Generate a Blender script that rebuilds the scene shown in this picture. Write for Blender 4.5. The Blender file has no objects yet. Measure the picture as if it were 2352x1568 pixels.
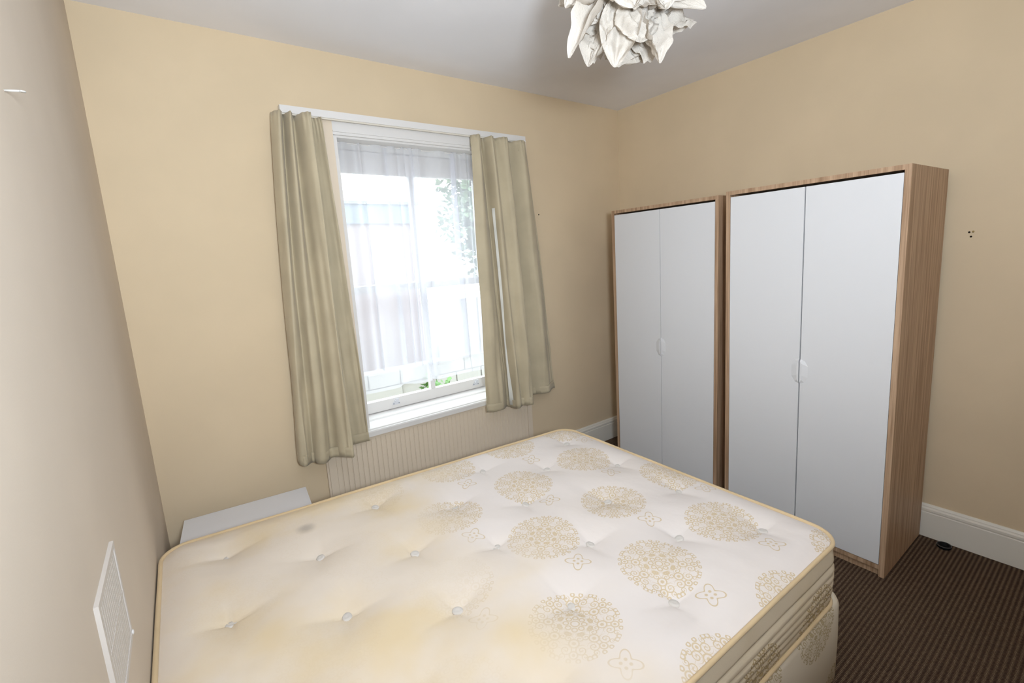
import bpy, bmesh, math, random
from mathutils import Vector, Matrix, noise

random.seed(7)
sc = bpy.context.scene
COL = sc.collection
PI = math.pi

# ------------------------------------------------------------------ camera
cam_d = bpy.data.cameras.new('camera')
cam_d.sensor_fit = 'HORIZONTAL'; cam_d.sensor_width = 36.0
cam_d.lens = 16.372
cam_d.shift_x = -0.0125; cam_d.shift_y = -0.00987
cam_d.clip_start = 0.02; cam_d.clip_end = 200
cam = bpy.data.objects.new('camera', cam_d); COL.objects.link(cam)
CR = Vector((0.79740288, -0.60076580, -0.05682515))
CU = Vector((0.14081452, 0.09367940, 0.98559395))
CF = Vector((0.58678779, 0.79391726, -0.15929678))
CP = Vector((-2.918, -2.580, 1.536))
cam.matrix_world = Matrix(((CR.x, CU.x, -CF.x, CP.x), (CR.y, CU.y, -CF.y, CP.y), (CR.z, CU.z, -CF.z, CP.z), (0, 0, 0, 1)))
sc.camera = cam

# ------------------------------------------------------------------ world, lights, exposure
SKY = 4.7
FILL_W = 45.0
world = bpy.data.worlds.new('overcast_sky'); sc.world = world
world.use_nodes = True
bg = world.node_tree.nodes['Background']
bg.inputs[0].default_value = (0.84, 0.92, 1.0, 1); bg.inputs[1].default_value = SKY
sc.view_settings.view_transform = 'Standard'
sc.view_settings.look = 'None'
sc.view_settings.exposure = 0.45
sc.view_settings.gamma = 1.0
sc.view_settings.use_curve_mapping = False

def portal(name, loc, rot, sx, sy):
    l = bpy.data.lights.new(name, 'AREA'); l.shape = 'RECTANGLE'; l.size = sx; l.size_y = sy
    l.cycles.is_portal = True
    o = bpy.data.objects.new(name, l); COL.objects.link(o)
    o.location = loc; o.rotation_euler = rot
    return o
portal('window_portal', (-1.645, 0.34, 1.42), (-PI/2, 0, 0), 1.05, 1.62)

# ------------------------------------------------------------------ helpers
def lin(r, g, b):
    f = lambda c: (c/255/12.92) if c/255 <= 0.04045 else ((c/255+0.055)/1.055)**2.4
    return (f(r), f(g), f(b), 1)

def mat(name, col, rough=0.7, spec=0.3):
    m = bpy.data.materials.new(name); m.use_nodes = True
    b = m.node_tree.nodes['Principled BSDF']
    b.inputs['Base Color'].default_value = col
    b.inputs['Roughness'].default_value = rough
    b.inputs['Specular IOR Level'].default_value = spec
    return m

class G:
    """small node-graph helper"""
    def __init__(s, m): s.m = m; s.t = m.node_tree; s.n = s.t.nodes; s.l = s.t.links; s.b = s.n.get('Principled BSDF')
    def node(s, ty, **k):
        n = s.n.new(ty)
        for a, v in k.items(): setattr(n, a, v)
        return n
    def put(s, sock, v):
        if hasattr(v, 'is_output'): s.l.new(v, sock)
        else: sock.default_value = v
    def M(s, op, a, b=None, c=None, clamp=False):
        n = s.n.new('ShaderNodeMath'); n.operation = op; n.use_clamp = clamp
        for i, v in enumerate((a, b, c)):
            if v is not None: s.put(n.inputs[i], v)
        return n.outputs[0]
    def coord(s, w='Object'): return s.node('ShaderNodeTexCoord').outputs[w]
    def sep(s, v):
        n = s.n.new('ShaderNodeSeparateXYZ'); s.l.new(v, n.inputs[0]); return n.outputs
    def comb(s, x, y, z):
        n = s.n.new('ShaderNodeCombineXYZ')
        for i, v in enumerate((x, y, z)): s.put(n.inputs[i], v)
        return n.outputs[0]
    def noise(s, v, scale, detail=3, rough=0.5, out=0):
        n = s.n.new('ShaderNodeTexNoise'); s.put(n.inputs['Vector'], v)
        n.inputs['Scale'].default_value = scale; n.inputs['Detail'].default_value = detail; n.inputs['Roughness'].default_value = rough
        return n.outputs[out]
    def ramp(s, f, stops):
        n = s.n.new('ShaderNodeValToRGB'); s.l.new(f, n.inputs[0])
        e = n.color_ramp.elements
        while len(e) < len(stops): e.new(0.5)
        for q, (p, c) in zip(e, stops): q.position = p; q.color = c
        return n.outputs[0]
    def mix(s, f, a, b):
        n = s.n.new('ShaderNodeMix'); n.data_type = 'RGBA'
        s.put(n.inputs[0], f); s.put(n.inputs[6], a); s.put(n.inputs[7], b)
        return n.outputs[2]
    def sstep(s, v, lo, hi):
        n = s.n.new('ShaderNodeMapRange'); n.interpolation_type = 'SMOOTHSTEP'
        s.put(n.inputs[0], v); n.inputs[1].default_value = lo; n.inputs[2].default_value = hi
        n.inputs[3].default_value = 0; n.inputs[4].default_value = 1
        return n.outputs[0]
    def bump(s, h, strength=0.3, dist=0.002):
        n = s.n.new('ShaderNodeBump'); s.l.new(h, n.inputs['Height'])
        n.inputs['Strength'].default_value = strength; n.inputs['Distance'].default_value = dist
        s.l.new(n.outputs[0], s.b.inputs['Normal'])

def tag(o, label=None, cat=None, group=None, kind=None):
    if label: o['label'] = label
    if cat: o['category'] = cat
    if group: o['group'] = group
    if kind: o['kind'] = kind
    return o

def empty(name, loc=(0, 0, 0), rz=0.0, ry=0.0):
    o = bpy.data.objects.new(name, None); COL.objects.link(o)
    o.location = loc; o.rotation_euler = (0, ry, rz); o.empty_display_size = 0.1
    return o

def link(name, me, m, parent=None, smooth=False):
    o = bpy.data.objects.new(name, me); COL.objects.link(o)
    if m is not None and len(me.materials) == 0: me.materials.append(m)
    if parent: o.parent = parent
    if smooth:
        for p in me.polygons: p.use_smooth = True
    return o

def obj(name, bm, m, parent=None, smooth=False, bevel=0.0, seg=2):
    if bevel > 0:
        bmesh.ops.bevel(bm, geom=[e for e in bm.edges if len(e.link_faces) == 2 and e.calc_face_angle(0) > 0.5], offset=bevel, segments=seg, affect='EDGES', profile=0.5)
    bmesh.ops.recalc_face_normals(bm, faces=bm.faces)
    me = bpy.data.meshes.new(name); bm.to_mesh(me); bm.free()
    return link(name, me, m, parent, smooth)

def box(bm, x0, x1, y0, y1, z0, z1):
    v = [bm.verts.new((x, y, z)) for x in (x0, x1) for y in (y0, y1) for z in (z0, z1)]
    for f in ((0, 1, 3, 2), (4, 6, 7, 5), (0, 4, 5, 1), (2, 3, 7, 6), (0, 2, 6, 4), (1, 5, 7, 3)):
        bm.faces.new([v[i] for i in f])

def bx(*a):
    bm = bmesh.new(); box(bm, *a); return bm

def prism(bm, pts, axis, a, b):
    """extrude a 2-D outline along an axis ('x','y','z') from a to b"""
    def P(p, t):
        return {'x': (t, p[0], p[1]), 'y': (p[0], t, p[1]), 'z': (p[0], p[1], t)}[axis]
    A = [bm.verts.new(P(p, a)) for p in pts]; B = [bm.verts.new(P(p, b)) for p in pts]
    n = len(pts)
    bm.faces.new(A); bm.faces.new(B[::-1])
    for i in range(n): bm.faces.new((A[i], B[i], B[(i+1) % n], A[(i+1) % n]))

def tube(bm, path, r, n=8, closed=False):
    path = [Vector(p) for p in path]; rings = []
    m = len(path)
    for i, p in enumerate(path):
        a = path[(i-1) % m] if (closed or i > 0) else p
        c = path[(i+1) % m] if (closed or i < m-1) else p
        t = (c-a).normalized()
        up = Vector((0, 0, 1)) if abs(t.z) < 0.9 else Vector((1, 0, 0))
        s = t.cross(up).normalized(); u = s.cross(t)
        rings.append([bm.verts.new(p + (s*math.cos(2*PI*k/n) + u*math.sin(2*PI*k/n))*r) for k in range(n)])
    for i in range(m if closed else m-1):
        A, B = rings[i], rings[(i+1) % m]
        for k in range(n): bm.faces.new((A[k], A[(k+1) % n], B[(k+1) % n], B[k]))
    if not closed:
        bm.faces.new(rings[0][::-1]); bm.faces.new(rings[-1])

def lathe(bm, prof, n=20, c=(0, 0, 0)):
    rings = [[bm.verts.new((c[0]+r*math.cos(2*PI*k/n), c[1]+r*math.sin(2*PI*k/n), c[2]+z)) for k in range(n)] for r, z in prof]
    for A, B in zip(rings, rings[1:]):
        for k in range(n): bm.faces.new((A[k], A[(k+1) % n], B[(k+1) % n], B[k]))
    bm.faces.new(rings[0][::-1]); bm.faces.new(rings[-1])

# ------------------------------------------------------------------ materials
def wall_paint(name, col):
    m = mat(name, col, 0.75, 0.2); g = G(m)
    c = g.coord(); n1 = g.noise(c, 2.2, 3); n2 = g.noise(c, 260, 2)
    dark = tuple(x*0.95 for x in col[:3])+(1,)
    g.l.new(g.mix(g.sstep(n1, 0.35, 0.7), dark, col), g.b.inputs['Base Color'])
    g.bump(n2, 0.12, 0.0012)
    return m
M_CREAM = wall_paint('cream_wall_paint', lin(221, 200, 168))
M_LEFT = wall_paint('left_wall_tone', lin(214, 200, 183))  # left wall colour, less yellow than the cream on the other walls
M_CEIL = wall_paint('white_ceiling_paint', lin(240, 238, 240))

def gloss_white(name, col, rough=0.35):
    m = mat(name, col, rough, 0.4); g = G(m); c = g.coord()
    n = g.noise(c, 9, 4); g.bump(n, 0.06, 0.002)
    return m
M_TRIM = gloss_white('white_gloss_paint', lin(226, 222, 218), 0.4)
M_PANELP = gloss_white('off_white_panel_paint', lin(226, 209, 187), 0.5)
M_SKIRT = gloss_white('skirting_paint', lin(232, 226, 214), 0.4)
M_DOORW = mat('white_laminate', lin(226, 225, 226), 0.38, 0.45)
M_WHITE = mat('white_melamine', lin(226, 226, 230), 0.4, 0.4)
M_DARK = mat('dark_gap', lin(30, 22, 16), 0.9, 0.1)

def oak(name, base, dark):
    m = mat(name, base, 0.5, 0.3); g = G(m)
    c = g.coord(); x, y, z = g.sep(c)
    v = g.comb(g.M('MULTIPLY', x, 55), g.M('MULTIPLY', y, 55), g.M('MULTIPLY', z, 1.6))
    n = g.noise(v, 1.0, 5, 0.6)
    n2 = g.noise(g.comb(g.M('MULTIPLY', x, 260), g.M('MULTIPLY', y, 260), g.M('MULTIPLY', z, 5)), 1.0, 2)
    f = g.M('ADD', g.M('MULTIPLY', n, 0.7), g.M('MULTIPLY', n2, 0.3))
    g.l.new(g.mix(g.sstep(f, 0.32, 0.66), dark, base), g.b.inputs['Base Color'])
    g.bump(n2, 0.1, 0.0006)
    return m
M_OAK = oak('oak_effect_laminate', lin(200, 168, 138), lin(150, 118, 90))

def carpet():
    m = mat('brown_cord_carpet', lin(92, 76, 60), 0.95, 0.05); g = G(m)
    c = g.coord(); x, y, z = g.sep(c)
    n = g.noise(g.comb(g.M('MULTIPLY', x, 260), g.M('MULTIPLY', y, 90), 0), 1.0, 2)
    loops = g.M('SINE', g.M('ADD', g.M('MULTIPLY', x, 2*PI/0.0075), g.M('MULTIPLY', n, 5)))
    ridge = g.M('COSINE', g.M('MULTIPLY', y, 2*PI/0.016))
    f = g.M('ADD', g.M('MULTIPLY', ridge, 0.20), g.M('MULTIPLY', loops, 0.22))
    f = g.M('ADD', f, g.M('MULTIPLY', g.noise(c, 300, 2), 0.6))
    g.l.new(g.ramp(f, [(0.0, lin(58, 42, 34)), (0.42, lin(92, 74, 60)), (0.85, lin(146, 126, 104))]), g.b.inputs['Base Color'])
    g.bump(loops, 0.5, 0.002)
    return m
M_CARPET = carpet()

def fabric(name, col, scale=900, var=0.06):
    m = mat(name, col, 0.9, 0.1); g = G(m)
    c = g.coord(); n = g.noise(c, scale, 2); n1 = g.noise(c, 6, 3)
    d = tuple(x*(1-var*2) for x in col[:3])+(1,)
    g.l.new(g.mix(g.sstep(n1, 0.3, 0.7), d, col), g.b.inputs['Base Color'])
    g.b.inputs['Sheen Weight'].default_value = 0.15
    g.bump(n, 0.25, 0.001)
    return m
M_CURT = fabric('sage_beige_cotton', lin(196, 182, 154))
M_LINING = fabric('white_lining', lin(238, 236, 228))
M_PIPE = fabric('gold_piping_tape', lin(218, 192, 152))
M_BUTTON = fabric('white_felt_tuft', lin(216, 209, 201))

def ornament(g, x, y, base, ink, strength, flowers=True):
    """woven damask: octagonal scroll medallions and small four-lobed flowers on a half-drop lattice (metres)"""
    PX, PY = 0.35, 0.692
    def cell(ox, oy):
        lx = g.M('SUBTRACT', g.M('FRACT', g.M('DIVIDE', g.M('SUBTRACT', x, ox-PX/2), PX)), 0.5)
        ly = g.M('SUBTRACT', g.M('FRACT', g.M('DIVIDE', g.M('SUBTRACT', y, oy-PY/2), PY)), 0.5)
        lx = g.M('MULTIPLY', lx, PX); ly = g.M('MULTIPLY', ly, PY)
        return lx, ly, g.M('SQRT', g.M('ADD', g.M('MULTIPLY', lx, lx), g.M('MULTIPLY', ly, ly)))
    def nearer(a, b):
        t = g.M('LESS_THAN', a[2], b[2])
        pick = lambda i: g.M('ADD', g.M('MULTIPLY', a[i], t), g.M('MULTIPLY', b[i], g.M('SUBTRACT', 1.0, t)))
        return pick(0), pick(1), pick(2)
    # medallions
    lx, ly, r = nearer(cell(0, 0), cell(PX/2, PY/2))
    th = g.M('ARCTAN2', ly, lx)
    # fold into one sixteenth so that everything is mirrored eight-fold
    fold = g.M('ABSOLUTE', g.M('SUBTRACT', g.M('FRACT', g.M('ADD', g.M('DIVIDE', th, PI/4), 0.5)), 0.5))
    a = g.M('MULTIPLY', fold, PI/4)
    fx = g.M('MULTIPLY', r, g.M('COSINE', a)); fy = g.M('MULTIPLY', r, g.M('SINE', a))
    def ring(cx, cy, rc, w):
        d = g.M('SQRT', g.M('ADD', g.M('POWER', g.M('SUBTRACT', fx, cx), 2.0), g.M('POWER', g.M('SUBTRACT', fy, cy), 2.0)))
        e = g.M('ABSOLUTE', g.M('SUBTRACT', d, rc))
        return g.M('SUBTRACT', 1.0, g.sstep(e, w*0.45, w))
    W = 0.0027
    def spiral(cx, cy, R, pitch, ph, hand):
        ux, uy = g.M('SUBTRACT', fx, cx), g.M('SUBTRACT', fy, cy)
        d = g.M('SQRT', g.M('ADD', g.M('MULTIPLY', ux, ux), g.M('MULTIPLY', uy, uy)))
        an = g.M('MULTIPLY', g.M('ARCTAN2', uy, ux), hand/(2*PI))
        q = g.M('FRACT', g.M('ADD', g.M('ADD', g.M('DIVIDE', d, pitch), an), ph))
        e = g.M('MULTIPLY', g.M('ABSOLUTE', g.M('SUBTRACT', q, 0.5)), pitch)
        return g.M('MULTIPLY', g.M('SUBTRACT', 1.0, g.sstep(e, W*0.35, W*0.75)), g.M('LESS_THAN', d, R))
    acc = None
    for cx, cy, rc, w in ((0.0, 0.0, 0.011, W), (0.024, 0.0, 0.007, W), (0.040, 0.013, 0.004, 0.0045), (0.070, 0.0, 0.0125, W), (0.070, 0.0, 0.002, 0.0045), (0.103, 0.0, 0.010, W), (0.103, 0.0, 0.0015, 0.004), (0.1185, 0.012, 0.0050, W), (0.112, 0.040, 0.006, W)):
        q = ring(cx, cy, rc, w)
        acc = q if acc is None else g.M('MAXIMUM', acc, q)
    for a_ in ((0.0895, 0.0195, 0.0165, 0.0092, 0.2, 1), (0.0545, 0.0135, 0.0115, 0.0075, 0.6, -1), (0.1065, 0.0285, 0.0085, 0.0068, 0.1, -1)):
        acc = g.M('MAXIMUM', acc, spiral(*a_))
    tn = g.noise(g.comb(fx, fy, 0.37), 60, 1.0)
    ten = g.M('SUBTRACT', 1.0, g.sstep(g.M('ABSOLUTE', g.M('SUBTRACT', tn, 0.5)), 0.012, 0.035))
    outline = g.M('ADD', 0.105, g.M('MULTIPLY', g.M('COSINE', g.M('MULTIPLY', th, 8.0)), 0.009))
    inside = g.M('LESS_THAN', r, outline)
    med = g.M('MAXIMUM', g.M('MULTIPLY', acc, g.M('LESS_THAN', r, 0.124)), g.M('MULTIPLY', g.M('MULTIPLY', ten, inside), 0.5))
    tint = g.M('MULTIPLY', g.M('SUBTRACT', 1.0, g.sstep(r, 0.075, 0.125)), 0.12)
    # small flowers
    sx, sy, sr = nearer(cell(0, -0.173), cell(PX/2, PY/2-0.173))
    sth = g.M('ARCTAN2', sy, sx)
    lob = g.M('SUBTRACT', 0.030, g.M('MULTIPLY', g.M('COSINE', g.M('MULTIPLY', sth, 4.0)), 0.010))
    line = g.M('SUBTRACT', 1.0, g.sstep(g.M('ABSOLUTE', g.M('SUBTRACT', sr, lob)), 0.0013, 0.0032))
    ax = g.M('SUBTRACT', g.M('ABSOLUTE', sx), 0.0085); ay = g.M('SUBTRACT', g.M('ABSOLUTE', sy), 0.0085)
    dots = g.M('SUBTRACT', 1.0, g.sstep(g.M('SQRT', g.M('ADD', g.M('MULTIPLY', ax, ax), g.M('MULTIPLY', ay, ay))), 0.003, 0.006))
    flower = g.M('MULTIPLY', g.M('MAXIMUM', line, dots), 1.0 if flowers else 0.0)
    f = g.M('MULTIPLY', g.M('MAXIMUM', g.M('MAXIMUM', med, flower), tint), strength, clamp=True)
    return g.mix(f, base, ink), f

def ticking_top():
    m = mat('damask_ticking', lin(222, 216, 212), 0.8, 0.15); g = G(m)
    c = g.coord(); x, y, z = g.sep(c)
    # object origin is the foot end, near corner; world = local + (-1.275,-2.045)
    X = g.M('ADD', x, -1.275 + 1.505); Y = g.M('ADD', y, -2.045 + 1.07)
    # worn towards the head end: the woven motifs have faded and the cloth has yellowed
    wx = g.M('ADD', x, g.M('MULTIPLY', g.M('SUBTRACT', g.noise(c, 2.3, 3), 0.5), 0.8))
    wear = g.M('SUBTRACT', 1.0, g.sstep(wx, -1.15, -0.75))
    keep = g.M('ADD', g.M('MULTIPLY', g.M('SUBTRACT', 1.0, wear), 0.62), 0.05)
    stain = g.M('MULTIPLY', g.sstep(g.noise(c, 2.0, 4, 0.55), 0.42, 0.68), g.M('ADD', g.M('MULTIPLY', wear, 0.55), 0.06))
    stain = g.M('ADD', stain, g.M('MULTIPLY', wear, 0.34), clamp=True)
    base = g.mix(stain, lin(228, 219, 213), lin(226, 205, 168))
    col, f = ornament(g, X, Y, base, lin(200, 174, 122), keep)
    # one grey smudge near the far edge
    dx = g.M('SUBTRACT', x, -2.655+1.275); dy = g.M('SUBTRACT', y, -0.79+2.045)
    d = g.M('SQRT', g.M('ADD', g.M('MULTIPLY', dx, dx), g.M('MULTIPLY', dy, dy)))
    d = g.M('ADD', d, g.M('MULTIPLY', g.noise(c, 40, 3), 0.012))
    sm = g.M('MULTIPLY', g.M('SUBTRACT', 1.0, g.sstep(d, 0.010, 0.05)), 0.55)
    col = g.mix(sm, col, lin(150, 142, 136))
    g.l.new(col, g.b.inputs['Base Color'])
    g.bump(g.M('ADD', g.noise(c, 14, 3), g.M('MULTIPLY', f, 0.06)), 0.35, 0.006)
    return m
M_TICK = ticking_top()

def ticking_side(name, base, ink, dens):
    m = mat(name, base, 0.85, 0.12); g = G(m)
    c = g.coord(); x, y, z = g.sep(c)
    s = g.M('ADD', x, y)
    col, f = ornament(g, g.M('ADD', s, 0.02), g.M('MULTIPLY', z, 1.0), base, ink, dens, False)
    st = g.sstep(g.noise(c, 3.0, 3), 0.45, 0.75)
    g.l.new(g.mix(g.M('MULTIPLY', st, 0.35), col, lin(196, 172, 124)), g.b.inputs['Base Color'])
    g.bump(g.noise(c, 300, 2), 0.15, 0.001)
    return m
M_SIDE = ticking_side('damask_border', lin(222, 206, 180), lin(160, 132, 76), 0.75)
M_DIVAN = ticking_side('damask_divan', lin(218, 206, 186), lin(158, 136, 88), 0.7)

def net():
    m = bpy.data.materials.new('white_net'); m.use_nodes = True; t = m.node_tree; t.nodes.clear()
    out = t.nodes.new('ShaderNodeOutputMaterial'); tr = t.nodes.new('ShaderNodeBsdfTransparent')
    d = t.nodes.new('ShaderNodeBsdfDiffuse'); tl = t.nodes.new('ShaderNodeBsdfTranslucent')
    d.inputs[0].default_value = (0.86, 0.86, 0.9, 1); tl.inputs[0].default_value = (0.86, 0.86, 0.9, 1)
    a = t.nodes.new('ShaderNodeMixShader'); a.inputs[0].default_value = 0.55
    b = t.nodes.new('ShaderNodeMixShader'); b.inputs[0].default_value = 0.56
    t.links.new(d.outputs[0], a.inputs[1]); t.links.new(tl.outputs[0], a.inputs[2])
    t.links.new(tr.outputs[0], b.inputs[1]); t.links.new(a.outputs[0], b.inputs[2]); t.links.new(b.outputs[0], out.inputs[0])
    return m
M_NET = net()

def glass():
    m = bpy.data.materials.new('window_glass'); m.use_nodes = True; t = m.node_tree; t.nodes.clear()
    out = t.nodes.new('ShaderNodeOutputMaterial'); tr = t.nodes.new('ShaderNodeBsdfTransparent'); gl = t.nodes.new('ShaderNodeBsdfGlossy')
    tr.inputs[0].default_value = (0.96, 0.98, 0.97, 1); gl.inputs['Roughness'].default_value = 0.03
    b = t.nodes.new('ShaderNodeMixShader'); b.inputs[0].default_value = 0.06
    t.links.new(tr.outputs[0], b.inputs[1]); t.links.new(gl.outputs[0], b.inputs[2]); t.links.new(b.outputs[0], out.inputs[0])
    return m
M_GLASS = glass()

def paper():
    m = bpy.data.materials.new('rice_paper'); m.use_nodes = True; t = m.node_tree; t.nodes.clear()
    out = t.nodes.new('ShaderNodeOutputMaterial')
    d = t.nodes.new('ShaderNodeBsdfDiffuse'); tl = t.nodes.new('ShaderNodeBsdfTranslucent')
    d.inputs[0].default_value = lin(216, 208, 198); tl.inputs[0].default_value = lin(222, 210, 192)
    nz = t.nodes.new('ShaderNodeTexNoise'); nz.inputs['Scale'].default_value = 45; nz.inputs['Detail'].default_value = 4
    bp = t.nodes.new('ShaderNodeBump'); bp.inputs['Strength'].default_value = 0.5; bp.inputs['Distance'].default_value = 0.006
    t.links.new(nz.outputs[0], bp.inputs['Height']); t.links.new(bp.outputs[0], d.inputs['Normal']); t.links.new(bp.outputs[0], tl.inputs['Normal'])
    a = t.nodes.new('ShaderNodeMixShader'); a.inputs[0].default_value = 0.30
    t.links.new(d.outputs[0], a.inputs[1]); t.links.new(tl.outputs[0], a.inputs[2]); t.links.new(a.outputs[0], out.inputs[0])
    return m
M_PAPER = paper()

# ------------------------------------------------------------------ room shell
XL, H, YR = -3.100, 2.60, -4.50        # left wall, ceiling, rear wall
OX0, OX1, OZ0, OZ1 = -2.165, -1.130, 0.60, 2.215     # window opening

# floor: ribbed cord carpet, ribs run along x
bm = bmesh.new()
ys = []; y = YR
prof = [(0.0, 0.0), (0.004, 0.0026), (0.008, 0.0032), (0.012, 0.0026)]
while y < 0.0:
    for dy, z in prof: ys.append((min(y+dy, 0.0), z))
    y += 0.016
A = [bm.verts.new((XL, yy, z-0.0032)) for yy, z in ys]; B = [bm.verts.new((0.0, yy, z-0.0032)) for yy, z in ys]
for i in range(len(ys)-1): bm.faces.new((A[i], B[i], B[i+1], A[i+1]))
fl = obj('floor', bm, M_CARPET, smooth=True); fl['kind'] = 'structure'
o = obj('floor_slab', bx(XL-0.3, 0.3, -4.5, 0.3, -0.2, -0.004), M_CARPET); o['kind'] = 'structure'

o = obj('ceiling', bx(XL-0.3, 0.3, -4.6, 0.3, H, H+0.15), M_CEIL); o['kind'] = 'structure'
bm = bmesh.new()
box(bm, XL-0.3, OX0, 0, 0.30, -0.2, H); box(bm, OX1, 0.3, 0, 0.30, -0.2, H)
box(bm, OX0, OX1, 0, 0.30, -0.2, OZ0); box(bm, OX0, OX1, 0, 0.30, OZ1, H)
o = obj('wall_window', bm, M_CREAM); o['kind'] = 'structure'
o = obj('wall_right', bx(0, 0.3, -4.6, 0, -0.2, H), M_CREAM); o['kind'] = 'structure'
o = obj('wall_left', bx(XL-0.3, XL, -4.6, 0, -0.2, H), M_LEFT); o['kind'] = 'structure'
o = obj('wall_rear', bx(XL-0.3, 0.3, YR-0.15, YR, -0.2, H), M_CREAM); o['kind'] = 'structure'

# added fill lamp, unseen behind the camera, shade turned up towards the window wall
ul = empty('fill_lamp', (-2.84, -3.0, 0)); tag(ul, 'added fill lamp with white tilting cone shade, unseen at the rear of the room', 'lamp')
bm = bmesh.new(); lathe(bm, [(0.14, 0), (0.14, 0.015), (0.04, 0.03), (0.012, 0.04)], 24); obj('base', bm, M_TRIM, ul, True)
bm = bmesh.new(); tube(bm, [(0, 0, 0.03), (0, 0, 1.56)], 0.012, 10); obj('pole', bm, M_TRIM, ul, True)
aim = Vector((0.30, 0.80, 0.58)).normalized()
hm = Matrix.Translation((0, 0, 1.58)) @ aim.to_track_quat('Z', 'Y').to_matrix().to_4x4()
bm = bmesh.new(); lathe(bm, [(0.015, -0.05), (0.05, -0.04), (0.11, 0.03), (0.16, 0.13), (0.155, 0.13), (0.105, 0.035), (0.045, -0.03), (0.010, -0.035)], 28); bm.transform(hm); obj('shade', bm, M_TRIM, ul, True)
ld = bpy.data.lights.new('fill_light', 'AREA'); ld.shape = 'DISK'; ld.size = 0.28; ld.energy = FILL_W; ld.color = (0.80, 0.90, 1.0)
lo = bpy.data.objects.new('fill_light', ld); COL.objects.link(lo); lo.parent = ul
lo.matrix_local = hm @ Matrix.Translation((0, 0, 0.125)) @ Matrix.Rotation(PI, 4, 'X')

# skirting boards
def skirt_prof(s, base):
    # (distance from wall, height)
    return [(0, 0), (0.020, 0), (0.020, 0.130), (0.016, 0.133), (0.016, 0.137), (0.021, 0.141), (0.021, 0.152), (0.013, 0.158), (0.013, 0.163), (0.007, 0.172), (0, 0.172)]
bm = bmesh.new(); prism(bm, [(-d, z) for d, z in skirt_prof(0, 0)], 'y', YR, -0.0)
o = obj('baseboard_right', bm, M_SKIRT); o['kind'] = 'structure'
bm = bmesh.new(); prism(bm, [(-d, z) for d, z in skirt_prof(0, 0)], 'x', -1.007, -0.0)
o = obj('baseboard_window', bm, M_SKIRT); o['kind'] = 'structure'
bm = bmesh.new(); prism(bm, [(-d, z) for d, z in skirt_prof(0, 0)], 'x', XL, -2.39)
o = obj('baseboard_window', bm, M_SKIRT); o['kind'] = 'structure'

# ------------------------------------------------------------------ window
win = empty('window_1', (-1.645, 0.2, 0.62)); win['kind'] = 'structure'
def wpart(name, bm, m=None, bevel=0.002, parent=None):
    bm.transform(Matrix.Translation((1.645, -0.2, -0.62)))
    return obj(name, bm, m or M_TRIM, parent or win, bevel=bevel, seg=1)
# box frame lining the reveal
wpart('frame_jamb', bx(OX0, OX0+0.022, 0.0, 0.30, OZ0, OZ1)); wpart('frame_jamb', bx(OX1-0.022, OX1, 0.0, 0.30, OZ0, OZ1))
wpart('frame_head', bx(OX0+0.022, OX1-0.022, 0.0, 0.30, OZ1-0.022, OZ1))
# staff beads
wpart('staff_bead', bx(OX0+0.022, OX0+0.040, 0.165, 0.185, 0.64, OZ1-0.022)); wpart('staff_bead', bx(OX1-0.040, OX1-0.022, 0.165, 0.185, 0.64, OZ1-0.022))
# sill board with nosing and lower moulding
bm = bmesh.new()
prism(bm, [(-0.045, 0.586), (-0.045, 0.612), (-0.040, 0.618), (-0.030, 0.618), (-0.024, 0.624), (0.09, 0.628), (0.10, 0.636), (0.30, 0.636), (0.30, 0.586)], 'x', -2.195, -1.11)
wpart('window_sill', bm, M_TRIM, 0)
wpart('sill_moulding', bx(-2.385, -1.01, -0.030, -0.0, 0.568, 0.586), M_PANELP)
SX0, SX1 = OX0+0.024, OX1-0.024
MX = -1.643
def sash(nm, y0, y1, z0, z1, rb, rt, st):
    s = empty(nm, (0, 0, 0)); s.parent = win
    def sp(name, b, bevel=0.003): return wpart(name, b, M_TRIM, bevel, s)
    sp('stile', bx(SX0, SX0+st, y0, y1, z0, z1)); sp('stile', bx(SX1-st, SX1, y0, y1, z0, z1))
    sp('bottom_rail', bx(SX0+st, SX1-st, y0, y1, z0, z0+rb)); sp('top_rail', bx(SX0+st, SX1-st, y0, y1, z1-rt, z1))
    sp('glazing_bar', bx(MX-0.016, MX+0.016, y0+0.004, y1-0.004, z0+rb, z1-rt))
    ym = (y0+y1)/2
    wpart('glass_pane', bx(SX0+st, MX-0.016, ym, ym+0.004, z0+rb, z1-rt), M_GLASS, 0, s)
    wpart('glass_pane', bx(MX+0.016, SX1-st, ym, ym+0.004, z0+rb, z1-rt), M_GLASS, 0, s)
    return s
lower = sash('lower_sash', 0.195, 0.238, 0.640, 1.412, 0.066, 0.042, 0.042)
upper = sash('upper_sash', 0.245, 0.288, 1.372, 2.19, 0.042, 0.120, 0.032)
for px in (-1.905, -1.322):
    bm = bmesh.new()
    prism(bm, [(px-0.026, 0.662), (px+0.026, 0.662), (px+0.022, 0.676), (px+0.010, 0.684), (px-0.010, 0.684), (px-0.022, 0.676)], 'y', 0.191, 0.195)
    box(bm, px-0.010, px+0.010, 0.170, 0.192, 0.684, 0.690); box(bm, px-0.010, px+0.010, 0.170, 0.174, 0.690, 0.704)
    wpart('sash_lift', bm, mat('worn_lift_paint', lin(214, 214, 218), 0.3, 0.6), 0.001, lower)
    for sxx in (-0.017, 0.017):
        bm = bmesh.new(); bmesh.ops.create_cone(bm, cap_ends=True, segments=10, radius1=0.0035, radius2=0.0025, depth=0.003, matrix=Matrix.Translation((px+sxx, 0.1895, 0.669)) @ Matrix.Rotation(PI/2, 4, 'X'))
        wpart('screw', bm, mat('screw_steel', lin(130, 130, 132), 0.35, 0.6), 0, lower)
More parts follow.
